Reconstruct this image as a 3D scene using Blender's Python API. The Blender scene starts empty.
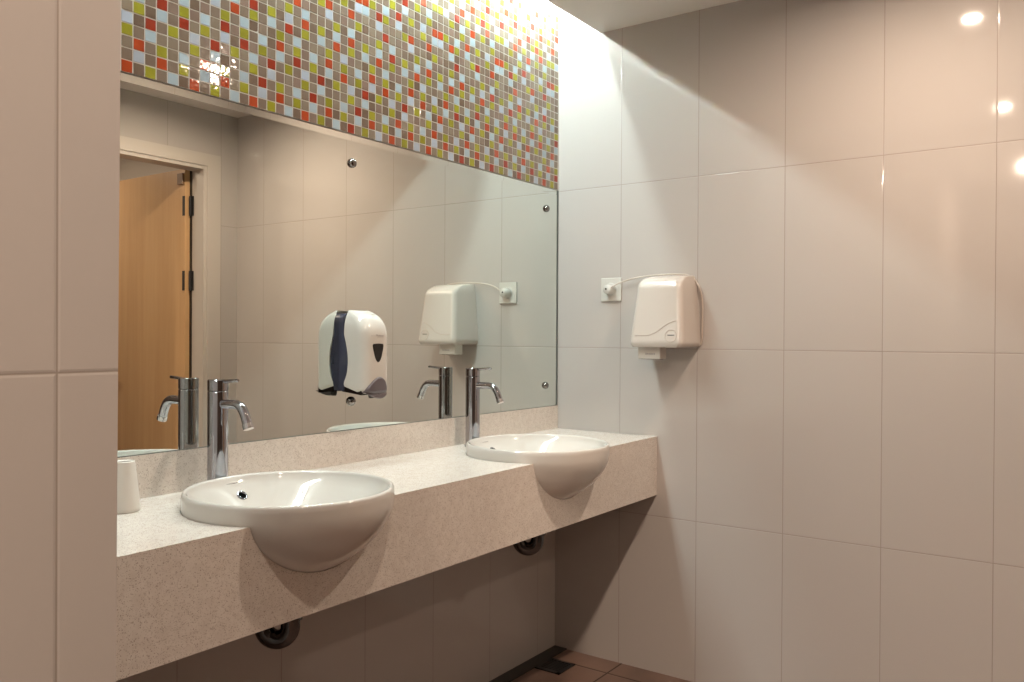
import bpy, bmesh, math, random
from mathutils import Vector, Matrix
from mathutils.bvhtree import BVHTree
random.seed(7)
SC = bpy.context.scene
COL = SC.collection
PI = math.pi

# ------------------------------------------------------------------ materials
def new_mat(name):
    m = bpy.data.materials.new(name); m.use_nodes = True
    nt = m.node_tree
    return m, nt, nt.nodes['Principled BSDF']

def plain(name, col, rough=.4, metal=0., spec=.5, coat=0.):
    m, nt, b = new_mat(name)
    b.inputs['Base Color'].default_value = (*col, 1)
    b.inputs['Roughness'].default_value = rough
    b.inputs['Metallic'].default_value = metal
    b.inputs['Specular IOR Level'].default_value = spec
    b.inputs['Coat Weight'].default_value = coat
    return m

def emit(name, col, s):
    m, nt, b = new_mat(name)
    b.inputs['Base Color'].default_value = (.8, .8, .8, 1)
    b.inputs['Emission Color'].default_value = (*col, 1)
    b.inputs['Emission Strength'].default_value = s
    return m

def math_n(nt, op, a, b=None, c=None):
    n = nt.nodes.new('ShaderNodeMath'); n.operation = op
    for i, v in enumerate((a, b, c)):
        if v is None: continue
        if isinstance(v, (int, float)): n.inputs[i].default_value = v
        else: nt.links.new(v, n.inputs[i])
    return n.outputs[0]

def tiles(name, axis_u, axis_v, u0, v0, w, h, base, grout, rough=.05, joint=.0010, vary=.02, wob=.018, wscale=4.):
    """glazed tiles with fine joints, laid out in metres in object space"""
    m, nt, b = new_mat(name)
    tc = nt.nodes.new('ShaderNodeTexCoord')
    sp = nt.nodes.new('ShaderNodeSeparateXYZ'); nt.links.new(tc.outputs['Object'], sp.inputs[0])
    u = math_n(nt, 'SUBTRACT', sp.outputs[axis_u], u0)
    v = math_n(nt, 'SUBTRACT', sp.outputs[axis_v], v0)
    du = math_n(nt, 'PINGPONG', u, w / 2)
    dv = math_n(nt, 'PINGPONG', v, h / 2)
    d = math_n(nt, 'MINIMUM', du, dv)
    mr = nt.nodes.new('ShaderNodeMapRange'); mr.interpolation_type = 'SMOOTHSTEP'
    mr.inputs['From Min'].default_value = joint * .55; mr.inputs['From Max'].default_value = joint * 1.5
    nt.links.new(d, mr.inputs['Value'])
    # per tile tone
    cu = math_n(nt, 'FLOOR', math_n(nt, 'DIVIDE', u, w)); cv = math_n(nt, 'FLOOR', math_n(nt, 'DIVIDE', v, h))
    cx = nt.nodes.new('ShaderNodeCombineXYZ'); nt.links.new(cu, cx.inputs[0]); nt.links.new(cv, cx.inputs[1])
    wn = nt.nodes.new('ShaderNodeTexWhiteNoise'); nt.links.new(cx.outputs[0], wn.inputs['Vector'])
    tone = math_n(nt, 'ADD', math_n(nt, 'MULTIPLY', wn.outputs['Value'], vary), 1 - vary / 2)
    hsv = nt.nodes.new('ShaderNodeHueSaturation'); hsv.inputs['Color'].default_value = (*base, 1)
    nt.links.new(tone, hsv.inputs['Value'])
    mx = nt.nodes.new('ShaderNodeMixRGB'); mx.inputs['Color1'].default_value = (*grout, 1)
    nt.links.new(hsv.outputs[0], mx.inputs['Color2']); nt.links.new(mr.outputs[0], mx.inputs['Fac'])
    nt.links.new(mx.outputs[0], b.inputs['Base Color'])
    rr = nt.nodes.new('ShaderNodeMapRange'); rr.inputs['To Min'].default_value = .75; rr.inputs['To Max'].default_value = rough
    nt.links.new(mr.outputs[0], rr.inputs['Value']); nt.links.new(rr.outputs[0], b.inputs['Roughness'])
    # pillow edge + soft glaze waves
    mr2 = nt.nodes.new('ShaderNodeMapRange'); mr2.interpolation_type = 'SMOOTHSTEP'
    mr2.inputs['From Min'].default_value = 0; mr2.inputs['From Max'].default_value = joint * 4
    nt.links.new(d, mr2.inputs['Value'])
    bp = nt.nodes.new('ShaderNodeBump'); bp.inputs['Strength'].default_value = .35; bp.inputs['Distance'].default_value = .0010
    nt.links.new(mr2.outputs[0], bp.inputs['Height'])
    no = nt.nodes.new('ShaderNodeTexNoise'); no.inputs['Scale'].default_value = wscale; no.inputs['Detail'].default_value = 1
    nt.links.new(tc.outputs['Object'], no.inputs['Vector'])
    bp2 = nt.nodes.new('ShaderNodeBump'); bp2.inputs['Strength'].default_value = wob; bp2.inputs['Distance'].default_value = .01
    nt.links.new(no.outputs['Fac'], bp2.inputs['Height']); nt.links.new(bp.outputs[0], bp2.inputs['Normal'])
    nt.links.new(bp2.outputs[0], b.inputs['Normal'])
    return m

WHITE_TILE = (.43, .40, .38)
GROUT = (.27, .235, .21)
M_right = tiles('glazed wall tile right', 1, 2, -.2713, .56, .3, .6, WHITE_TILE, GROUT)
M_back = tiles('glazed wall tile back', 0, 2, -.1211, .56, .3, .6, WHITE_TILE, GROUT)
M_left = tiles('glazed wall tile pier', 0, 2, -2.311, .56, .3, .6, WHITE_TILE, GROUT)
M_front = tiles('glazed wall tile door wall', 0, 2, -.10, .56, .3, .6, WHITE_TILE, GROUT)
M_end = tiles('glazed wall tile end', 1, 2, -.85, .56, .3, .6, WHITE_TILE, GROUT)

def floor_mat():
    m = tiles('brown floor tile', 0, 1, -.11, -.285, .3, .3, (.175, .112, .088), (.04, .026, .02), rough=.35, joint=.003, vary=.12, wob=.03)
    nt = m.node_tree; b = nt.nodes['Principled BSDF']
    src = b.inputs['Base Color'].links[0].from_socket
    no = nt.nodes.new('ShaderNodeTexNoise'); no.inputs['Scale'].default_value = 14; no.inputs['Detail'].default_value = 5
    rp = nt.nodes.new('ShaderNodeMapRange'); rp.inputs['From Min'].default_value = .3; rp.inputs['From Max'].default_value = .7
    rp.inputs['To Min'].default_value = .65; rp.inputs['To Max'].default_value = 1.3
    nt.links.new(no.outputs['Fac'], rp.inputs['Value'])
    hs = nt.nodes.new('ShaderNodeHueSaturation'); nt.links.new(src, hs.inputs['Color']); nt.links.new(rp.outputs[0], hs.inputs['Value'])
    nt.links.new(hs.outputs[0], b.inputs['Base Color'])
    return m
M_floor = floor_mat()
M_ceil = plain('matt ceiling paint', (.72, .69, .66), .7, spec=.2)
M_corr = plain('corridor paint', (.62, .57, .52), .6, spec=.3)
M_frame = plain('door frame gloss paint', (.46, .42, .385), .35)

def stone_mat():
    m, nt, b = new_mat('speckled quartz stone')
    tc = nt.nodes.new('ShaderNodeTexCoord')
    def specks(scale, thr, wid):
        vo = nt.nodes.new('ShaderNodeTexVoronoi'); vo.inputs['Scale'].default_value = scale
        nt.links.new(tc.outputs['Object'], vo.inputs['Vector'])
        sz = nt.nodes.new('ShaderNodeSeparateColor'); nt.links.new(vo.outputs['Color'], sz.inputs[0])
        r = math_n(nt, 'MULTIPLY', math_n(nt, 'POWER', sz.outputs[0], 3.), thr)
        return math_n(nt, 'LESS_THAN', vo.outputs['Distance'], r), sz.outputs[1]
    s1, v1 = specks(380, .50, 0)
    s2, v2 = specks(520, .55, 0)
    no = nt.nodes.new('ShaderNodeTexNoise'); no.inputs['Scale'].default_value = 60; no.inputs['Detail'].default_value = 3
    nt.links.new(tc.outputs['Object'], no.inputs['Vector'])
    rp = nt.nodes.new('ShaderNodeValToRGB')
    rp.color_ramp.elements[0].position = .35; rp.color_ramp.elements[0].color = (.61, .56, .515, 1)
    rp.color_ramp.elements[1].position = .65; rp.color_ramp.elements[1].color = (.66, .615, .57, 1)
    nt.links.new(no.outputs['Fac'], rp.inputs[0])
    m1 = nt.nodes.new('ShaderNodeMixRGB'); m1.inputs['Color2'].default_value = (.17, .12, .095, 1)
    nt.links.new(rp.outputs[0], m1.inputs['Color1'])
    nt.links.new(math_n(nt, 'MULTIPLY', s1, .55), m1.inputs['Fac'])
    m2 = nt.nodes.new('ShaderNodeMixRGB'); m2.inputs['Color2'].default_value = (.30, .24, .20, 1)
    nt.links.new(m1.outputs[0], m2.inputs['Color1'])
    nt.links.new(math_n(nt, 'MULTIPLY', s2, .7), m2.inputs['Fac'])
    nt.links.new(m2.outputs[0], b.inputs['Base Color'])
    b.inputs['Roughness'].default_value = .16
    return m
M_stone = stone_mat()
M_ceramic = plain('white glazed ceramic', (.55, .525, .495), .06, coat=.3)
M_chrome = plain('polished chrome', (.44, .44, .475), .06, 1.)
M_chrome2 = plain('satin chrome', (.62, .62, .64), .16, 1.)
M_trap = plain('shade-darkened chrome', (.10, .095, .095), .06, 1.)  # base darkened to stand in for reflections of the dark floor
M_screw = plain('dark polished metal', (.24, .22, .21), .1, 1.)
M_mirror = plain('silvered mirror glass', (.84, .875, .83), .0, 1.)
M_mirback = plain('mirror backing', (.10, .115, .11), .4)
M_black = plain('black rubber', (.012, .011, .011), .5)
M_dark = plain('dark grey metal', (.05, .05, .052), .35, .6)
M_white_pl = plain('white moulded plastic', (.56, .53, .49), .16, coat=.2)
M_beige_pl = plain('beige enamel cover', (.50, .455, .42), .22, coat=.2)
M_navy = plain('dark navy plastic', (.030, .034, .055), .18, coat=.3)
M_window = plain('black window plastic', (.006, .005, .005), .12)
M_button = plain('grey violet push pad', (.11, .095, .105), .35)
M_ink = plain('grey printed ink', (.10, .09, .09), .5)
M_ink2 = plain('pale grey printed ink', (.34, .32, .31), .5)
M_groove = plain('beige groove', (.42, .36, .32), .5)
M_cable = plain('pale beige cable', (.46, .40, .35), .4)
M_socket = plain('white socket plastic', (.52, .505, .475), .25)
M_paper = plain('matt white plastic', (.64, .61, .57), .5)
M_hole = plain('bluish grey inside', (.16, .17, .21), .5)
M_gutter = plain('dark stone gutter', (.030, .026, .024), .45)

def wood_mat():
    m, nt, b = new_mat('maple door veneer')
    tc = nt.nodes.new('ShaderNodeTexCoord')
    mp = nt.nodes.new('ShaderNodeMapping'); mp.inputs['Scale'].default_value = (9, 9, .5)
    nt.links.new(tc.outputs['Object'], mp.inputs[0])
    no = nt.nodes.new('ShaderNodeTexNoise'); no.inputs['Scale'].default_value = 3; no.inputs['Detail'].default_value = 6
    nt.links.new(mp.outputs[0], no.inputs['Vector'])
    rp = nt.nodes.new('ShaderNodeValToRGB')
    rp.color_ramp.elements[0].position = .3; rp.color_ramp.elements[0].color = (.50, .30, .145, 1)
    rp.color_ramp.elements[1].position = .7; rp.color_ramp.elements[1].color = (.57, .36, .185, 1)
    nt.links.new(no.outputs['Fac'], rp.inputs[0]); nt.links.new(rp.outputs[0], b.inputs['Base Color'])
    b.inputs['Roughness'].default_value = .35
    return m
M_wood = wood_mat()

def glass_tile(name, col):
    m, nt, b = new_mat(name)
    tc = nt.nodes.new('ShaderNodeTexCoord')
    no = nt.nodes.new('ShaderNodeTexNoise'); no.inputs['Scale'].default_value = 70; no.inputs['Detail'].default_value = 1
    nt.links.new(tc.outputs['Object'], no.inputs['Vector'])
    bp = nt.nodes.new('ShaderNodeBump'); bp.inputs['Strength'].default_value = .13; bp.inputs['Distance'].default_value = .003
    nt.links.new(no.outputs['Fac'], bp.inputs['Height']); nt.links.new(bp.outputs[0], b.inputs['Normal'])
    b.inputs['Base Color'].default_value = (*col, 1); b.inputs['Roughness'].default_value = .05
    return m

# ------------------------------------------------------------------ mesh helpers
def obj(name, bm, mat, parent=None, smooth=False, bevel=0., auto=None):
    me = bpy.data.meshes.new(name)
    bmesh.ops.recalc_face_normals(bm, faces=bm.faces[:])
    bm.to_mesh(me); bm.free()
    if isinstance(mat, (list, tuple)):
        for q in mat: me.materials.append(q)
    else: me.materials.append(mat)
    if smooth:
        for p in me.polygons: p.use_smooth = True
        if auto is not None: me.set_sharp_from_angle(angle=math.radians(auto))
    o = bpy.data.objects.new(name, me); COL.objects.link(o)
    if parent: o.parent = parent
    if bevel:
        md = o.modifiers.new('bevel', 'BEVEL'); md.width = bevel; md.segments = 3; md.limit_method = 'ANGLE'; md.angle_limit = math.radians(40)
    return o

def thing(name, label, cat, loc=(0, 0, 0), group=None):
    o = bpy.data.objects.new(name, None); COL.objects.link(o)
    o.location = loc; o.empty_display_size = .05
    o['label'] = label; o['category'] = cat
    if group: o['group'] = group
    return o

def struct(o):
    o['kind'] = 'structure'; return o

def add_box(bm, x0, x1, y0, y1, z0, z1):
    v = [bm.verts.new((x, y, z)) for x in (x0, x1) for y in (y0, y1) for z in (z0, z1)]
    for f in ((0, 1, 3, 2), (4, 6, 7, 5), (0, 4, 5, 1), (2, 3, 7, 6), (0, 2, 6, 4), (1, 5, 7, 3)):
        bm.faces.new([v[i] for i in f])
    return bm
def box(*a):
    return add_box(bmesh.new(), *a)

def add_prism_x(bm, prof, x0, x1):
    a = [bm.verts.new((x0, y, z)) for y, z in prof]; b = [bm.verts.new((x1, y, z)) for y, z in prof]
    n = len(prof)
    bm.faces.new(a); bm.faces.new(b[::-1])
    for i in range(n): bm.faces.new((a[i], b[i], b[(i + 1) % n], a[(i + 1) % n]))
    return bm

def add_lathe(bm, prof, cx=0, cy=0, seg=64, axis='z', cz=0):
    """prof: list of (r, h); closed at r=0 ends; open profile otherwise"""
    rings = []
    def place(r, h, t):
        c, s = math.cos(t) * r, math.sin(t) * r
        if axis == 'z': return (cx + c, cy + s, cz + h)
        if axis == 'y': return (cx + c, cy + h, cz + s)
        return (cx + h, cy + c, cz + s)
    for r, h in prof:
        if r < 1e-7: rings.append([bm.verts.new(place(0, h, 0))])
        else: rings.append([bm.verts.new(place(r, h, 2 * PI * i / seg)) for i in range(seg)])
    for a, b in zip(rings, rings[1:]):
        if len(a) == 1 and len(b) == 1: continue
        for i in range(seg):
            j = (i + 1) % seg
            if len(a) == 1: bm.faces.new((a[0], b[i], b[j]))
            elif len(b) == 1: bm.faces.new((a[i], b[0], a[j]))
            else: bm.faces.new((a[i], b[i], b[j], a[j]))
    return bm
def lathe(*a, **k): return add_lathe(bmesh.new(), *a, **k)

def spline(pts, n=8):
    P = [Vector(p) for p in pts]; out = []
    for i in range(len(P) - 1):
        p0 = P[i - 1] if i else P[0] * 2 - P[1]; p1, p2 = P[i], P[i + 1]
        p3 = P[i + 2] if i + 2 < len(P) else P[-1] * 2 - P[-2]
        for k in range(n):
            t = k / n
            out.append(.5 * ((2 * p1) + (p2 - p0) * t + (2 * p0 - 5 * p1 + 4 * p2 - p3) * t * t + (3 * p1 - p0 - 3 * p2 + p3) * t ** 3))
    out.append(P[-1]); return out

def add_tube(bm, pts, r, seg=16, cap=True):
    pts = [Vector(p) for p in pts]; rs = r if isinstance(r, (list, tuple)) else [r] * len(pts)
    t0 = (pts[1] - pts[0]).normalized()
    nrm = t0.orthogonal().normalized(); rings = []
    for i, p in enumerate(pts):
        t = (pts[min(i + 1, len(pts) - 1)] - pts[max(i - 1, 0)]).normalized()
        nrm = (nrm - t * nrm.dot(t)).normalized(); bi = t.cross(nrm)
        rings.append([bm.verts.new(p + (nrm * math.cos(2 * PI * k / seg) + bi * math.sin(2 * PI * k / seg)) * rs[i]) for k in range(seg)])
    for a, b in zip(rings, rings[1:]):
        for k in range(seg): bm.faces.new((a[k], a[(k + 1) % seg], b[(k + 1) % seg], b[k]))
    if cap: bm.faces.new(rings[0][::-1]); bm.faces.new(rings[-1])
    return bm
def tube(*a, **k): return add_tube(bmesh.new(), *a, **k)

def loft(sections, cap=True):
    bm = bmesh.new(); R = [[bm.verts.new(p) for p in s] for s in sections]; n = len(R[0])
    for a, b in zip(R, R[1:]):
        for k in range(n): bm.faces.new((a[k], a[(k + 1) % n], b[(k + 1) % n], b[k]))
    if cap: bm.faces.new(R[0][::-1]); bm.faces.new(R[-1])
    return bm

def boolean_cut(o, cutters):
    """difference, evaluated once into a plain mesh; cutters are removed again"""
    for c in cutters:
        md = o.modifiers.new('cut', 'BOOLEAN'); md.object = c; md.operation = 'DIFFERENCE'; md.solver = 'EXACT'
    bpy.context.view_layer.update()
    dg = bpy.context.evaluated_depsgraph_get()
    me = bpy.data.meshes.new_from_object(o.evaluated_get(dg))
    o.modifiers.clear(); o.data = me

def bvh_of(o):
    bm = bmesh.new(); bm.from_mesh(o.data); t = BVHTree.FromBMesh(bm); bm.free(); return t

def plate_on(tree, outline, origin_axis, sign, lift, thick):
    """thin pad that follows a surface: outline = points (a, z); rays along origin_axis"""
    return None

# ------------------------------------------------------------------ room shell
CEIL = 2.335; TOP = 2.62; YF = -1.985; XP = -2.244; YP = -.846; XE = -4.30
struct(obj('floor', box(XE - .1, .1, -3.75, .1, -.1, 0), M_floor))
struct(obj('wall_right', box(0, .1, YF - .135, .1, 0, TOP), M_right))
wb = struct(obj('wall_back', box(XP - .02, 0, .006, .1, 0, TOP), M_back))
bm = box(XE, XP, YP, .1, 0, TOP)
for v in bm.verts:
    if v.co.x > XE + .1: v.co.x += -.0010 + .0045 * (v.co.z - 1.2)
struct(obj('wall_left', bm, M_left))
struct(obj('wall_end', box(XE - .1, XE, YF - .135, .1, 0, TOP), plain('bounce-cutting dark end wall', (.08, .065, .055), .5)))  # unseen end wall coloured dark so less light bounces into the chrome
DX0, DX1, DZ = -1.02, -.19, 2.05
bm = bmesh.new()
add_box(bm, DX1, 0, YF - .085, YF, 0, TOP)
add_box(bm, DX0, DX1, YF - .085, YF, DZ, TOP)
add_box(bm, XE, DX0, YF - .085, YF, 0, TOP)
struct(obj('wall_front', bm, M_front))
M_blocker = plain('dark bounce blocker', (.055, .040, .032), .35)
struct(obj('bounce_blocker', box(XE, DX0 - .09, YF, YF + .02, .1, 2.1), M_blocker))  # unseen panel added behind the camera to cut bounce and darken the chrome
ce = struct(obj('ceiling', box(XE, 0, YF, -.182, CEIL, CEIL + .015), M_ceil))
struct(obj('ceiling_cove', box(XE - .1, .1, YF - .135, .1, TOP, TOP + .08), M_ceil))
# dark drainage strip along the foot of the mirror wall
struct(obj('trim_1', box(XP, -.001, -.050, .0055, .0, .004), M_gutter))

# corridor beyond the door
bm = bmesh.new()
add_box(bm, -1.9, .1, -3.75, -3.65, 0, 2.5)
add_box(bm, -2.0, -1.9, -3.75, YF - .085, 0, 2.5)
add_box(bm, .1, .2, -3.75, YF - .085, 0, 2.5)
struct(obj('wall_corridor', bm, M_corr))
struct(obj('ceiling_corridor', box(-2.0, .2, -3.75, YF - .085, 2.42, 2.5), M_ceil))

# ------------------------------------------------------------------ mosaic
PAT = {3: 'RTTGBTTTGRB', 2: 'TBRTTGBTTTT', 1: 'GTTBRTTTBGT', 0: 'TRGTTBRGTTT', 5: 'BTTTGTTTRBG', 4: 'TGBTTRGBTTT'}
UP = {2: 'GTBRTTGB', 8: 'TTBRTTGB', 3: 'TRTTGBTT', 9: 'TTTTGBTR', 4: 'TTGBTTRG', 10: 'RTGBTTRT', 11: 'TBRTTGTB',
      5: 'TTTTTGTR', 0: 'TTTGTTBT', 6: 'BRTGTTBG', 7: 'TGTTBRTT', 1: 'TTBRTTGT'}
def tile_code(k, r):
    if r < 11: return PAT[k % 6][r]
    if r < 19: return UP[k % 12][r - 11]
    if r < 30: return PAT[(k + 2) % 6][r - 19]
    return UP[(k + 5) % 12][(r - 30) % 8]
MOS = [plain('mosaic grout', (.56, .53, .49), .7),
       glass_tile('mosaic taupe', (.190, .138, .104)), glass_tile('mosaic brown', (.145, .098, .070)),
       glass_tile('mosaic stone', (.215, .165, .122)), glass_tile('mosaic rose taupe', (.200, .136, .106)),
       glass_tile('mosaic lime', (.285, .265, .024)), glass_tile('mosaic dark lime', (.235, .215, .020)),
       glass_tile('mosaic pale blue', (.37, .45, .51)), glass_tile('mosaic lilac blue', (.39, .43, .51)),
       glass_tile('mosaic orange red', (.34, .050, .014)), glass_tile('mosaic deep red', (.255, .030, .013))]
PW, PH, MB, X0 = .02744, .0266, 1.767, -.007
bm = box(XP, -.0003, .0005, .006, MB, TOP)
rnd = random.Random(3)
k = 0
while X0 - (k + 1) * PW > XP - .01:
    xa, xb = max(X0 - (k + 1) * PW, XP) + .0013, X0 - k * PW - .0013
    r = 0
    while MB + (r + 1) * PH < TOP:
        za, zb = MB + r * PH + .0013, MB + (r + 1) * PH - .0013
        if r == 0: za = MB + .0004
        c = tile_code(k, r)
        mi = {'T': rnd.choice((1, 1, 2, 3, 3, 4)), 'G': rnd.choice((5, 5, 6)), 'B': rnd.choice((7, 7, 8)), 'R': rnd.choice((9, 9, 10))}[c]
        tx, tz = rnd.gauss(0, .010), rnd.gauss(0, .010); e = .0005
        def yf(x, z): return .0000 + tx * (x - (xa + xb) / 2) + tz * (z - (za + zb) / 2)
        B = [bm.verts.new((x, .0040, z)) for x, z in ((xa, za), (xb, za), (xb, zb), (xa, zb))]
        M_ = [bm.verts.new((x, yf(x, z) + .0005, z)) for x, z in ((xa, za), (xb, za), (xb, zb), (xa, zb))]
        F = [bm.verts.new((x, yf(x, z), z)) for x, z in ((xa + e, za + e), (xb - e, za + e), (xb - e, zb - e), (xa + e, zb - e))]
        fs = [bm.faces.new(F)]
        for i in range(4):
            j = (i + 1) % 4
            fs.append(bm.faces.new((M_[i], M_[j], F[j], F[i]))); fs.append(bm.faces.new((B[i], B[j], M_[j], M_[i])))
        for f in fs: f.material_index = mi
        r += 1
    k += 1
struct(obj('wall_back_mosaic', bm, MOS))

# ------------------------------------------------------------------ mirror with its screws
mir = thing('mirror', 'large frameless wall mirror held by round chrome screws under the mosaic', 'mirror', (-1.09, 0, .937))
def par(o, p):
    o.parent = p; o.matrix_parent_inverse = Matrix.Translation(-Vector(p.location)); return o
ML, MR_, MZ0, MZ1, BEV = -2.20, -.013, .937, 1.763, .017
bm = add_prism_x(bmesh.new(), [(.0055, MZ0), (0, MZ0), (0, MZ1 - BEV), (.0010, MZ1 - BEV), (0, MZ1), (.0055, MZ1)], ML, MR_)
par(obj('mirror_glass', bm, M_mirror), mir)
o = par(obj('edge_strip', box(MR_, -.0015, -.0003, .0055, MZ0, MZ1), M_mirback), mir); o['label'] = 'dark grey filler strip darkening the gap beside the glass'  # strip added to keep the gap beside the glass dark
o = par(obj('bottom_strip', box(ML, MR_, -.0006, .0055, MZ0 - .0018, MZ0), M_mirback), mir); o['label'] = 'thin dark line under the glass'
def screw_bm(x, z):
    return lathe([(0, -.0125), (.004, -.0122), (.0085, -.0105), (.0118, -.0072), (.0132, -.0030), (.0132, .0005), (0, .0005)], x, 0, 28, 'y', z)
for x in (-.087, -1.087, -2.087):
    for z in (1.684, 1.016):
        par(obj('mirror_screw', screw_bm(x, z), M_screw, None, True, auto=35), mir)

# ------------------------------------------------------------------ vanity counter
CT, CB, CF = .8463, .6362, -.422
BAS = (-1.557, -.603); BY = -.31; BR = .22; BZ = .877
def outer_prof(off=0.):
    p = [(0, BZ - .032 - .16 - off)]
    n = 26
    for i in range(n, -1, -1):
        s = i / n
        p.append((max((BR + off) * (1 - s ** 1.7) ** (1 / 1.7), 0.03 if i == n else 0), .845 - (.16 + off) * s))
    return p
def bowl_profile():
    o = outer_prof()                                    # foot up to the waist
    o[0] = (0, .6905); o[1] = (.045, .6850)
    o += [(BR, .8500), (BR, .862), (BR - .0008, .8715), (BR - .0028, .8755), (BR - .0060, BZ), (BR - .0095, .8755), (BR - .0120, .8715), (BR - .0135, .8665)]
    n = 22
    for i in range(1, n + 1):
        q = 1 - i / n
        o.append((max((BR - .0145) * q, .022), .7325 + .1305 * max(q, .022 / (BR - .0145)) ** 1.5))
    o.append((0, .7365))
    return o
cutters = []
for bx in BAS:
    c = obj('cutter', lathe(outer_prof(.0012) + [(BR + .0012, .95), (0, .95)], bx, BY, 96), M_black)
    cutters.append(c)
van = thing('vanity_counter', 'long cream speckled stone vanity counter running under the mirror', 'counter', (-1.12, -.2, CB))
top = obj('countertop', add_prism_x(bmesh.new(), [(.0055, CT), (CF, CT), (CF + .02, CT - .02), (.0055, CT - .02)], XP + .0065, -.0005), M_stone)
apr = obj('apron', add_prism_x(bmesh.new(), [(CF, CT), (CF, CB), (CF + .02, CB), (CF + .02, CT - .02)], XP + .0065, -.0005), M_stone)
for o in (top, apr):
    for v in o.data.vertices:
        if v.co.z > .8: v.co.z += .0042 * v.co.x
    boolean_cut(o, cutters); par(o, van)
for c in cutters: bpy.data.objects.remove(c)
bm = box(XP + .0065, -.0005, -.0020, .0055, CT, MZ0 - .0022)
for v in bm.verts:
    if v.co.z < CT + .01: v.co.z += .0042 * v.co.x + .0002
bs = obj('backsplash', bm, M_stone)
bs['label'] = 'low cream stone backsplash strip between counter and mirror'; bs['category'] = 'backsplash'

# ------------------------------------------------------------------ basins
def make_basin(bx, label):
    t = thing('wash_basin', label, 'basin', (bx, BY, CT), 'round wash basins set into the counter')
    bowl = obj('bowl', lathe(bowl_profile(), bx, BY, 128), M_ceramic, None, True, auto=60); par(bowl, t)
    tree = bvh_of(bowl)
    # overflow opening high on the back of the bowl
    ctr = Vector((bx, BY, .836)); hit, nrm, _, _ = tree.ray_cast(ctr, Vector((.04, 1, 0)).normalized())
    m = nrm.to_track_quat('Z', 'Y').to_matrix().to_4x4(); m.translation = hit
    bm = lathe([(.0085, -.001), (.0120, -.001), (.0125, .0015), (.0112, .0028), (.0085, .0020), (.0085, -.001)], 0, 0, 32)
    bm.transform(m); par(obj('overflow_ring', bm, M_chrome, None, True), t)['label'] = 'chrome overflow ring'
    bm = lathe([(0, .0008), (.0084, .0008), (.0084, -.001), (0, -.001)], 0, 0, 28); bm.transform(m)
    par(obj('overflow_hole', bm, plain('black hollow', (.004, .004, .004), .9, spec=0)), t)['label'] = 'black overflow hole'
    # small printed maker's mark just under the rim
    ctr = Vector((bx, BY, .8610)); hit, nrm, _, _ = tree.ray_cast(ctr, Vector((.0, 1, 0)).normalized())
    bm = bmesh.new()
    for i, (a, w, h) in enumerate(((-.013, .005, .0022), (-.0072, .004, .003), (-.0024, .004, .0022), (.003, .0042, .003), (.008, .0042, .0022), (.0127, .003, .003))):
        p = hit + Vector((a, 0, 0))
        add_box(bm, p.x - w / 2, p.x + w / 2, p.y - .0005, p.y + .004, p.z - h / 2, p.z + h / 2)
    par(obj('maker_mark', bm, M_ink2), t)['label'] = 'tiny grey printed mark'
    par(obj('drain', lathe([(0, .7445), (.010, .7455), (.018, .7445), (.0225, .7405), (.0225, .7375), (0, .7375)], bx, BY, 32), M_chrome, None, True), t)['label'] = 'chrome drain plug'
    return t
make_basin(BAS[0], 'white round semi-recessed basin nearer the grey tiled pier')
make_basin(BAS[1], 'white round semi-recessed basin nearer the hand dryer wall')

# ------------------------------------------------------------------ taps
def make_faucet(fx, label):
    fy = -.0575
    t = thing('faucet', label, 'tap', (fx, fy, CT), 'tall chrome basin taps')
    R = .0232; cz = CT + .0042 * fx
    par(obj('body', lathe([(0, cz), (.0265, cz), (.0265, cz + .004), (R, cz + .006), (R, 1.069), (R - .001, 1.0700), (R - .0012, 1.0705), (0, 1.0705)], fx, fy, 48), M_chrome, None, True, auto=30), t)
    par(obj('cap', lathe([(0, 1.0705), (R - .0014, 1.0708), (R + .0002, 1.0722), (R + .0002, 1.0955), (R - .0015, 1.0975), (0, 1.0980)], fx, fy, 48), M_chrome, None, True, auto=30), t)
    lv = [(fx, fy - .006, 1.0935), (fx, fy - .03, 1.0945), (fx, fy - .055, 1.0962), (fx, fy - .072, 1.0972), (fx, fy - .074, 1.0973)]
    b = tube(lv, [.0042, .0042, .004, .0042, .0030], 14)
    par(obj('lever', b, M_chrome, None, True, auto=50), t)
    sp = spline([(fx, fy - .018, 1.0415), (fx, fy - .045, 1.0425), (fx, fy - .070, 1.0420), (fx, fy - .086, 1.036), (fx, fy - .098, 1.021), (fx, fy - .106, 1.004), (fx, fy - .1085, .998)], 6)
    s = par(obj('spout', tube(sp, [.0108] * len(sp), 24), M_chrome, None, True, auto=50), t)
    a0, a1 = Vector((fx, fy - .1075, 1.001)), Vector((fx, fy - .1122, .990))
    a = obj('aerator', tube([a0, a0.lerp(a1, .3), a1], [.0118, .0121, .0119], 24), M_chrome2, s, True, auto=50)
    a.matrix_parent_inverse = Matrix.Translation(-Vector(t.location)); 
    s.matrix_parent_inverse = Matrix.Translation(-Vector(t.location))
    a.matrix_parent_inverse = Matrix.Identity(4)
    return t
make_faucet(-1.5595, 'tall chrome mixer tap behind the basin nearer the pier')
make_faucet(-.605, 'tall chrome mixer tap behind the basin nearer the dryer wall')

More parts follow.
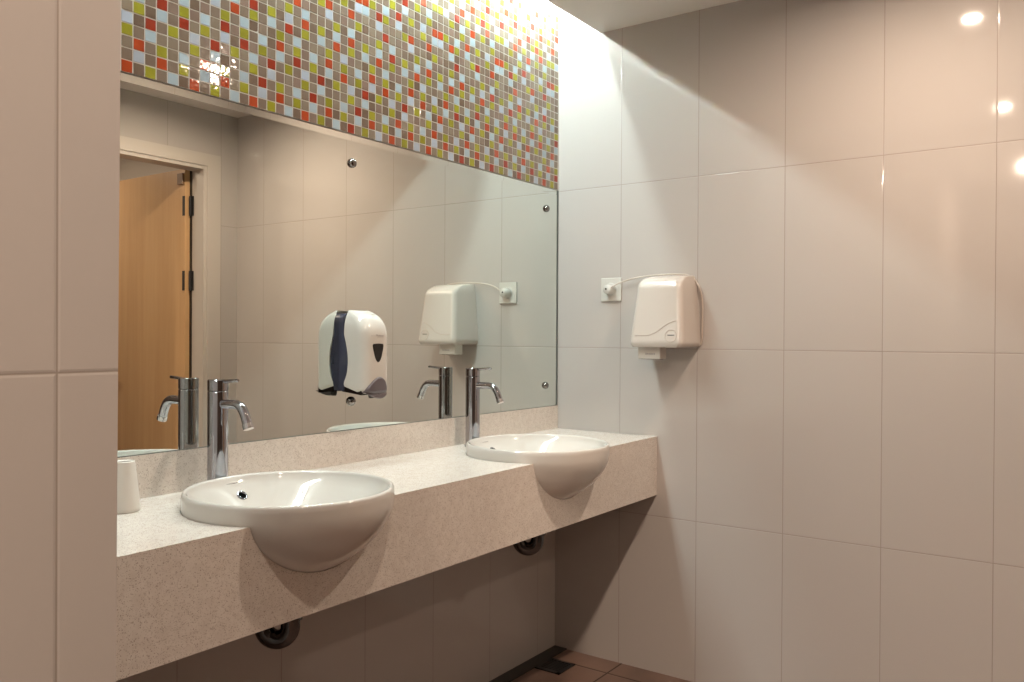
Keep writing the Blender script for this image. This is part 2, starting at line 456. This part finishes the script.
# ------------------------------------------------------------------ traps under the counter
def make_trap(bx, label):
    t = thing('drain_trap', label, 'drain pipe', (bx, -.23, .50), 'chrome traps under the counter')
    r = .0205; ru = .0285; zc = .577
    dv = Vector((-.579, .815, 0)); A = Vector((bx, BY, 0)); B = A + dv * 2 * ru; Cm = A + dv * ru
    pts = [A + Vector((0, 0, z)) for z in (.684, .64, .60, zc)]
    pts += [Cm + dv * (-ru * math.cos(a)) + Vector((0, 0, zc - ru * math.sin(a))) for a in [PI * i / 16 for i in range(1, 17)]]
    pts += [B + Vector((0, 0, .59)), B + Vector((0, 0, .615))]
    par(obj('trap_pipe', tube(pts, r, 24), M_trap, None, True, auto=60), t)
    rc = .03
    e = [B + Vector((0, 0, .60))] + [B + Vector((0, rc - rc * math.cos(a), .615 + rc * math.sin(a))) for a in [PI / 2 * i / 8 for i in range(9)]] + [Vector((B.x, .005, .645))]
    par(obj('outlet_pipe', tube(e, r - .002, 24), M_trap, None, True, auto=60), t)
    for P in (A, B):
        par(obj('slip_nut', lathe([(r, -.014), (r + .006, -.012), (r + .0065, .010), (r, .013)], P.x, P.y, 12, 'z', .605), M_trap, None, False), t)
    par(obj('wall_flange', lathe([(r - .002, -.016), (.028, -.010), (.033, -.001), (r - .002, -.001)], B.x, .0065, 32, 'y', .645), M_chrome, None, True), t)
    return t
make_trap(BAS[0], 'shade-darkened chrome drain trap showing below the counter nearer the pier')
make_trap(BAS[1], 'shade-darkened chrome drain trap showing below the counter nearer the room corner')

# ------------------------------------------------------------------ soap dispenser on the mirror
def rrect(cx, y_back, y_front, hw, rad, z, n=8, pw=2.3):
    """rounded front section, flat back; y_front < y_back"""
    rad = min(rad, hw - .001, (y_back - y_front) * .95)
    P = [(cx - hw, y_back, z)]
    for i in range(n + 1):
        a = PI / 2 * i / n
        c, s = math.cos(a) ** (2 / pw), math.sin(a) ** (2 / pw)
        P.append((cx - hw + rad - rad * c, y_front + rad - rad * s, z))
    for i in range(n + 1):
        a = PI / 2 * (1 - i / n)
        c, s = math.cos(a) ** (2 / pw), math.sin(a) ** (2 / pw)
        P.append((cx + hw - rad + rad * c, y_front + rad - rad * s, z))
    P.append((cx + hw, y_back, z))
    return P
DXC = -1.082
dis = thing('soap_dispenser', 'white wall soap dispenser with black window fixed on the mirror', 'soap dispenser', (DXC, -.01, 1.03))
def plate_depth(z):
    t = (z - 1.13) / .075
    return .020 + .016 * max(0, 1 - t * t) ** 1.2 if abs(t) < 1 else .020
secs = []
for i in range(29):
    z = 1.048 + (1.262 - 1.048) * i / 28
    hw = .052 - (.010 * ((z - 1.235) / .027) ** 2 if z > 1.235 else 0)
    d = plate_depth(z)
    secs.append([(DXC - hw, -.0002, z), (DXC - hw, -.0002 - d * .9, z), (DXC - hw + .003, -.0002 - d, z), (DXC + hw - .003, -.0002 - d, z), (DXC + hw, -.0002 - d * .9, z), (DXC + hw, -.0002, z)])
par(obj('back_plate', loft(secs), M_navy, None, True, auto=40), dis)['label'] = 'dark navy back plate with swollen sides'
secs = []
N = 46
for i in range(N + 1):
    z = 1.040 + (1.270 - 1.040) * i / N
    tt = max(0, (z - 1.190) / .0802)
    k_ = (1 - min(tt, 1) ** 2.4) ** (1 / 2.2)
    front = -.002 - .026 - .074 * k_
    hw = .0525 - .0165 * tt ** 3
    low = max(0, (1.052 - z) / .012)
    front += .006 * low ** 2; hw -= .003 * low ** 2
    yb_, yf_ = -.0025 - plate_depth(min(max(z, 1.05), 1.26)) * .96, min(front, -.040)
    sec = rrect(DXC, yb_, yf_, hw, .036, z)
    lift_ = .020 * max(0, 1 - (z - 1.040) / .06)
    secs.append([(p[0], p[1], p[2] + lift_ * (p[1] - yf_) / (yb_ - yf_)) for p in sec])
cov = par(obj('cover', loft(secs), M_white_pl, None, True, auto=50), dis)
tree = bvh_of(cov)
def pad(outline, lift, sub=10, ray=Vector((0, 1, 0)), tree=tree, back=-.4, axis='y'):
    """domed-free pad hugging a surface: fan of rings from centroid to outline, hit by rays"""
    cx = sum(p[0] for p in outline) / len(outline); cz = sum(p[1] for p in outline) / len(outline)
    bm = bmesh.new(); rings = []
    for j in range(sub + 1):
        f = j / sub; ring = []
        for a, z in (outline if j else [(cx, cz)]):
            u, v = cx + (a - cx) * f, cz + (z - cz) * f
            o_ = Vector((u, back, v)) if axis == 'y' else Vector((back, u, v))
            h, n, _, _ = tree.ray_cast(o_, ray)
            if h is None: h = o_ + ray * .3; n = -ray
            ring.append(bm.verts.new(h - ray * (lift if f < 1 else -.001)))
        rings.append(ring)
    n = len(outline)
    for i in range(n): bm.faces.new((rings[0][0], rings[1][i], rings[1][(i + 1) % n]))
    for a, b in zip(rings[1:], rings[2:]):
        for i in range(n): bm.faces.new((a[i], b[i], b[(i + 1) % n], a[(i + 1) % n]))
    return bm
def closed_spline(pts, n=6):
    P = [Vector((a, b, 0)) for a, b in pts]; m = len(P); out = []
    for i in range(m):
        p0, p1, p2, p3 = P[i - 1], P[i], P[(i + 1) % m], P[(i + 2) % m]
        for k in range(n):
            t = k / n
            q = .5 * ((2 * p1) + (p2 - p0) * t + (2 * p0 - 5 * p1 + 4 * p2 - p3) * t * t + (3 * p1 - p0 - 3 * p2 + p3) * t ** 3)
            out.append((q.x, q.y))
    return out
win = closed_spline([(-1.105, 1.176), (-1.095, 1.1795), (-1.072, 1.1795), (-1.062, 1.176), (-1.066, 1.155), (-1.073, 1.134), (-1.083, 1.126), (-1.093, 1.134), (-1.101, 1.155)])
par(obj('level_window', pad(win, .0012), M_window, None, True, auto=60), dis)['label'] = 'black tapered level window'
btn = closed_spline([(-1.128, 1.047), (-1.118, 1.064), (-1.099, 1.081), (-1.078, 1.0875), (-1.058, 1.080), (-1.049, 1.064), (-1.045, 1.049), (-1.050, 1.034), (-1.064, 1.0275), (-1.082, 1.0275), (-1.106, 1.034), (-1.124, 1.042)])
par(obj('push_pad', pad(btn, .004), M_button, None, True, auto=60), dis)['label'] = 'grey violet push pad'
bm = bmesh.new()
for a, b, zz, h in ((-1.109, -1.101, 1.200, .0014), (-1.098, -1.094, 1.200, .0014), (-1.090, -1.086, 1.2015, .005), (-1.085, -1.081, 1.200, .003), (-1.080, -1.077, 1.2005, .0045), (-1.076, -1.070, 1.200, .0034), (-1.069, -1.063, 1.200, .0034), (-1.088, -1.064, 1.1965, .0008)):
    h0, _, _, _ = tree.ray_cast(Vector(((a + b) / 2, -.4, zz)), Vector((0, 1, 0)))
    add_box(bm, a, b, h0.y - .0005, h0.y + .004, zz - h / 2, zz + h / 2)
par(obj('logo', bm, M_ink2), dis)['label'] = 'small grey printed logo'
par(obj('pump_nozzle', lathe([(0, 1.028), (.007, 1.028), (.009, 1.034), (.010, 1.045), (0, 1.045)], DXC, -.075, 20), M_black, None, True), dis)['label'] = 'black nozzle underneath'
par(obj('underside', add_prism_x(bmesh.new(), [(-.010, 1.046), (-.085, 1.0385), (-.085, 1.050), (-.010, 1.070)], DXC - .0485, DXC + .0485), M_window), dis)['label'] = 'black underside'

# ------------------------------------------------------------------ hand dryer
HY = -.4865
dry = thing('hand_dryer', 'beige wall hand dryer above a small vent box on the right wall', 'hand dryer', (0, HY, 1.125))
def dsec(z, depth, hw, rad):
    P = rrect(HY, -.0008, -depth, hw, rad, z)
    return [(p[1], p[0], p[2]) for p in P]          # swap so the back lies on x = 0
secs = []
for i in range(41):
    z = 1.1665 + (1.4165 - 1.1665) * i / 40
    f = (z - 1.1665) / .25
    depth = .162 - .030 * f
    tt = max(0, (f - .80) / .2)
    depth = (depth - .030) * (1 - tt ** 2.2) ** .5 + .030 if tt < 1 else .030
    hw = .1010 - .021 * f - .008 * tt ** 2.5
    low = max(0, (.08 - f) / .08)
    depth -= .008 * low ** 2; hw -= .010 * low ** 2.5
    secs.append(dsec(z, depth, hw, .022))
body = par(obj('body', loft(secs), M_beige_pl, None, True, auto=50), dry)
tr2 = bvh_of(body)
RX = Vector((1, 0, 0))
gp = [(-.394, 1.2065), (-.415, 1.206), (-.437, 1.206), (-.459, 1.2075), (-.478, 1.213), (-.493, 1.220), (-.511, 1.233), (-.529, 1.245), (-.545, 1.252), (-.558, 1.256), (-.576, 1.2585), (-.5855, 1.259)]
pts = []
for y, z in gp:
    h, n, _, _ = tr2.ray_cast(Vector((-.5, y, z)), RX); 
    if h: pts.append(h)
o = par(obj('groove_line', tube(spline(pts, 4), .0013, 8), M_groove, None, True), dry); o['label'] = 'curved seam line'
by, bz = -.544, 1.205
circ = [(by + .0205 * math.cos(2 * PI * i / 32), bz + .0205 * math.sin(2 * PI * i / 32)) for i in range(32)]
rim = []
for y, z in circ + circ[:1]:
    h, n, _, _ = tr2.ray_cast(Vector((-.5, y, z)), RX); rim.append(h)
par(obj('badge_ring', tube(rim, .0011, 8), M_groove, None, True), dry)['label'] = 'round badge outline'
bar = [(-.558, 1.2062), (-.530, 1.2062), (-.530, 1.2094), (-.558, 1.2094)]
par(obj('badge_bar', pad(bar, .0014, 4, RX, tr2, -.5, 'x'), M_ink), dry)['label'] = 'dark bar in the round badge'
noz = par(obj('nozzle_box', box(-.128, -.078, -.492, -.408, 1.1255, 1.1700), M_white_pl, bevel=.003), dry); noz['label'] = 'white outlet box below the cover'
par(obj('nozzle_slot', box(-.120, -.086, -.484, -.416, 1.1245, 1.1262), M_window), dry)
bm = bmesh.new()
for i in range(6):
    y = -.437 - i * .0063; h = (.0075, .0055, .0055, .007, .0055, .0062)[i]
    add_box(bm, -.1286, -.127, y - .0046, y, 1.1432 - h / 2, 1.1432 + h / 2)
par(obj('outlet_text', bm, M_ink2), dry)['label'] = 'small grey printed word'

# ------------------------------------------------------------------ socket and cord
soc = thing('wall_socket', 'square white socket plate on the right wall between mirror and dryer', 'socket', (0, -.235, 1.332))
par(obj('plate', box(-.0075, -.0005, -.2775, -.1925, 1.3325, 1.4185), M_socket, bevel=.0025), soc)
par(obj('socket_ring', lathe([(.0215, -.0095), (.0235, -.0085), (.0245, -.0070), (.0215, -.0070)], 0, -.235, 32, 'x', 1.3755), M_socket, None, True), soc)
crd = thing('power_cord', 'thin pale cord from socket plug looping over the hand dryer', 'cord', (0, -.25, 1.37))
par(obj('plug', lathe([(0, -.044), (.012, -.0435), (.0165, -.040), (.0185, -.032), (.0195, -.012), (.0195, -.0078), (0, -.0078)], 0, -.236, 28, 'x', 1.3745), M_socket, None, True, auto=50), crd)['label'] = 'round white plug'
bm = bmesh.new(); add_lathe(bm, [(0, -.0452), (.0034, -.0452), (.0034, -.0425), (0, -.0425)], 0, -.234, 14, 'x', 1.376)
par(obj('plug_dot', bm, M_black), crd)['label'] = 'dark dot on the plug'
cp = spline([(-.036, -.250, 1.379), (-.034, -.258, 1.386), (-.024, -.290, 1.401), (-.018, -.345, 1.4145), (-.016, -.425, 1.4215), (-.014, -.505, 1.4215), (-.012, -.549, 1.4135), (-.009, -.574, 1.386), (-.005, -.590, 1.337), (-.005, -.592, 1.241), (-.005, -.589, 1.183), (-.012, -.578, 1.172)], 8)
par(obj('cable', tube(cp, .0028, 10), M_cable, None, True), crd)

# ------------------------------------------------------------------ white canister by the pier
CTC = CT - .0042 * 1.845
CX, CY = -1.809, -.096
can = thing('canister', 'white tapered canister with hollow top on the counter beside the pier', 'canister', (CX, CY, CTC))
par(obj('shell', lathe([(0, CTC + .002), (.029, CTC), (.032, CTC + .004), (.0315, CTC + .010), (.0222, CTC + .096), (.0213, CTC + .1020), (.0192, CTC + .1030), (.0158, CTC + .1010), (.0148, CTC + .094)], CX, CY, 48), M_paper, None, True, auto=50), can)
par(obj('hollow', lathe([(0, CTC + .094), (.0148, CTC + .094), (.0152, CTC + .097), (.0, CTC + .0962)], CX, CY, 32), M_hole, None, True), can)['label'] = 'bluish grey hollow in the top'

# ------------------------------------------------------------------ floor drain
dr = thing('floor_drain', 'black square floor drain grate in the corner under the counter', 'drain', (-.171, -.104, 0))
bm = bmesh.new()
x0, x1, y0, y1 = -.226, -.116, -.156, -.052
for a in ((x0, x1, y0, y0 + .012), (x0, x1, y1 - .012, y1), (x0, x0 + .012, y0, y1), (x1 - .012, x1, y0, y1)): add_box(bm, *a, .0002, .005)
par(obj('drain_frame', bm, M_dark), dr)
bm = bmesh.new()
for i in range(7): add_box(bm, x0 + .0125 + i * .0122, x0 + .0125 + i * .0122 + .007, y0 + .012, y1 - .012, .0015, .0042)
par(obj('drain_grate', bm, M_dark), dr)
par(obj('drain_pan', box(x0 + .012, x1 - .012, y0 + .012, y1 - .012, .0002, .0012), M_black), dr)

# ------------------------------------------------------------------ door, frame and hinges (seen in the mirror)
YB = YF - .085
bm = bmesh.new()
for (a, b) in ((DX1, DX1 + .078), (DX0 - .078, DX0)):
    add_box(bm, a, b, YF, YF + .016, 0, DZ + .062)
add_box(bm, DX0, DX1, YF, YF + .016, DZ, DZ + .062)
add_box(bm, DX1 - .018, DX1, YB, YF + .010, 0, DZ); add_box(bm, DX0, DX0 + .018, YB, YF + .010, 0, DZ)
add_box(bm, DX0 + .018, DX1 - .018, YB, YF + .010, DZ - .018, DZ)
struct(obj('trim_2', bm, M_frame))
LX1 = DX1 - .004; LX0 = LX1 - .042; LY1 = YB - .022; LY0 = LY1 - .80
door = struct(thing('door_1', 'pale wooden door standing open, seen in the mirror', 'door', (LX1, LY1, 0)))
par(obj('leaf', box(LX0, LX1, LY0, LY1, .008, DZ - .006), M_wood, bevel=.002), door)
for z in (1.855, 1.475, .25):
    bm = bmesh.new()
    add_box(bm, LX0 - .0022, LX0 + .001, LY1 - .018, LY1, z - .05, z + .05)
    add_box(bm, DX1 - .0202, DX1 - .0178, YB, YB + .014, z - .05, z + .05)
    add_lathe(bm, [(0, -.05), (.0065, -.05), (.0065, .05), (0, .05)], DX1 - .024, YB - .008, 12, 'z', z)
    par(obj('hinge', bm, M_dark), door)
par(obj('door_closer', box(LX0 - .012, LX0, LY1 - .05, LY1 - .004, DZ - .085, DZ - .030), plain('brown closer block', (.22, .12, .06), .5)), door)['label'] = 'brown block at the top corner'
hz = 1.035; hy = LY0 + .07
bm = lathe([(0, -.010), (.022, -.010), (.025, -.006), (.025, 0), (0, 0)], LX0, hy, 24, 'x', hz)
h = par(obj('handle_rose', bm, M_chrome2, None, True, auto=40), door)
bm = tube(spline([(LX0 - .005, hy, hz), (LX0 - .040, hy, hz), (LX0 - .050, hy + .012, hz), (LX0 - .050, hy + .12, hz)], 6), .0085, 14)
par(obj('handle_lever', bm, M_chrome2, None, True, auto=60), door)
struct(obj('hinge_gap_shade', box(DX1 - .0185, DX1 - .0005, YB - .0215, YB - .0005, 0, DZ), M_black))  # black strip filling the hinge gap, in place of its shade

# ------------------------------------------------------------------ lamps
TUBE_COL = (.84, 1.0, .98)
M_batten = plain('white batten', (.85, .85, .85), .4)
def tube_lamp(label, y, z, r, strength):
    t = thing('fluorescent_tube', label, 'lamp', (-1.12, y, z), None)
    par(obj('glowing_tube', lathe([(0, -2.19), (r, -2.19), (r, -.03), (0, -.03)], 0, y, 16, 'x', z), emit('tube light', TUBE_COL, strength), None, True, auto=40), t)
    bm = bmesh.new()
    add_box(bm, -2.205, -.015, y - .018, y + .018, z + .035, TOP - .001)
    for x in (-2.202, -.030): add_box(bm, x, x + .012, y - .005, y + .005, z + r, z + .0355)
    par(obj('batten', bm, M_batten), t)
tube_lamp('slim white fluorescent tube in the ceiling slot, close above the mosaic wall', -.04, 2.4495, .006, 265.)
tube_lamp('added unseen tube higher in the ceiling slot, imitating its diffuse glow', -.105, 2.555, .013, 135.)  # extra unseen tube, added to lift counter and corner like slot bounce
LAMPC = (1.0, .79, .62)
def downlight(x, y, zc, watts, label, col=LAMPC, size=.05, glow=60.):
    t = thing('downlight', label, 'lamp', (x, y, zc), 'recessed ceiling downlights')
    par(obj('trim_ring', lathe([(.028, -.0005), (.044, -.0005), (.044, -.004), (.036, -.006), (.028, -.004), (.028, -.0005)], x, y, 40, 'z', zc), plain('white ring', (.75, .74, .72), .3), None, True, auto=40), t)
    par(obj('lens', lathe([(0, -.0030), (.0275, -.0030), (.0275, -.0006), (0, -.0006)], x, y, 32, 'z', zc), emit('downlight glow', col, glow)), t)
    ld = bpy.data.lights.new('downlight_beam', 'AREA'); ld.shape = 'DISK'; ld.size = size
    ld.energy = watts; ld.color = col; ld.spread = math.radians(172)
    lo = bpy.data.objects.new('beam', ld); COL.objects.link(lo); lo.location = (0, 0, -.0065); lo.parent = t
    return t
downlight(-.60, -1.335, CEIL, 21, 'recessed ceiling downlight nearest the right tiled wall')
downlight(-1.966, -1.31, CEIL, 11.5, 'recessed ceiling downlight in front of the vanity, middle of the row')
downlight(-3.65, -1.30, CEIL, 92, 'recessed ceiling downlight furthest from the right tiled wall', size=.06)
downlight(-.85, -3.05, 2.42, 15, 'recessed ceiling downlight in the corridor beyond the door', glow=60.)

w = bpy.data.worlds.new('World'); SC.world = w; w.use_nodes = True
w.node_tree.nodes['Background'].inputs[0].default_value = (.02, .02, .02, 1)

# ------------------------------------------------------------------ camera
yaw, pit, rol = .6175, -.0055, .0055
fw = Vector((math.cos(yaw), math.sin(yaw), 0)); rt = Vector((math.sin(yaw), -math.cos(yaw), 0)); up = Vector((0, 0, 1))
F = fw * math.cos(pit) + up * math.sin(pit); U = up * math.cos(pit) - fw * math.sin(pit)
R2 = rt * math.cos(rol) + U * math.sin(rol); U2 = U * math.cos(rol) - rt * math.sin(rol)
cd = bpy.data.cameras.new('camera'); cam = bpy.data.objects.new('camera', cd); COL.objects.link(cam)
cd.sensor_width = 36; cd.lens = 36 * 838.388 / 1024; cd.clip_start = .02
m = Matrix((R2, U2, -F)).transposed().to_4x4(); m.translation = (-2.7459, -1.7325, 1.2005)
cam.matrix_world = m
SC.camera = cam

SC.view_settings.view_transform = 'Standard'; SC.view_settings.look = 'None'
SC.view_settings.gamma = 1; SC.view_settings.use_curve_mapping = False
SC.view_settings.exposure = -0.25
SC.cycles.max_bounces = 10; SC.cycles.diffuse_bounces = 6; SC.cycles.glossy_bounces = 6
SC.cycles.use_denoising = True
SC.cycles.sample_clamp_indirect = 6
SC.cycles.blur_glossy = 0
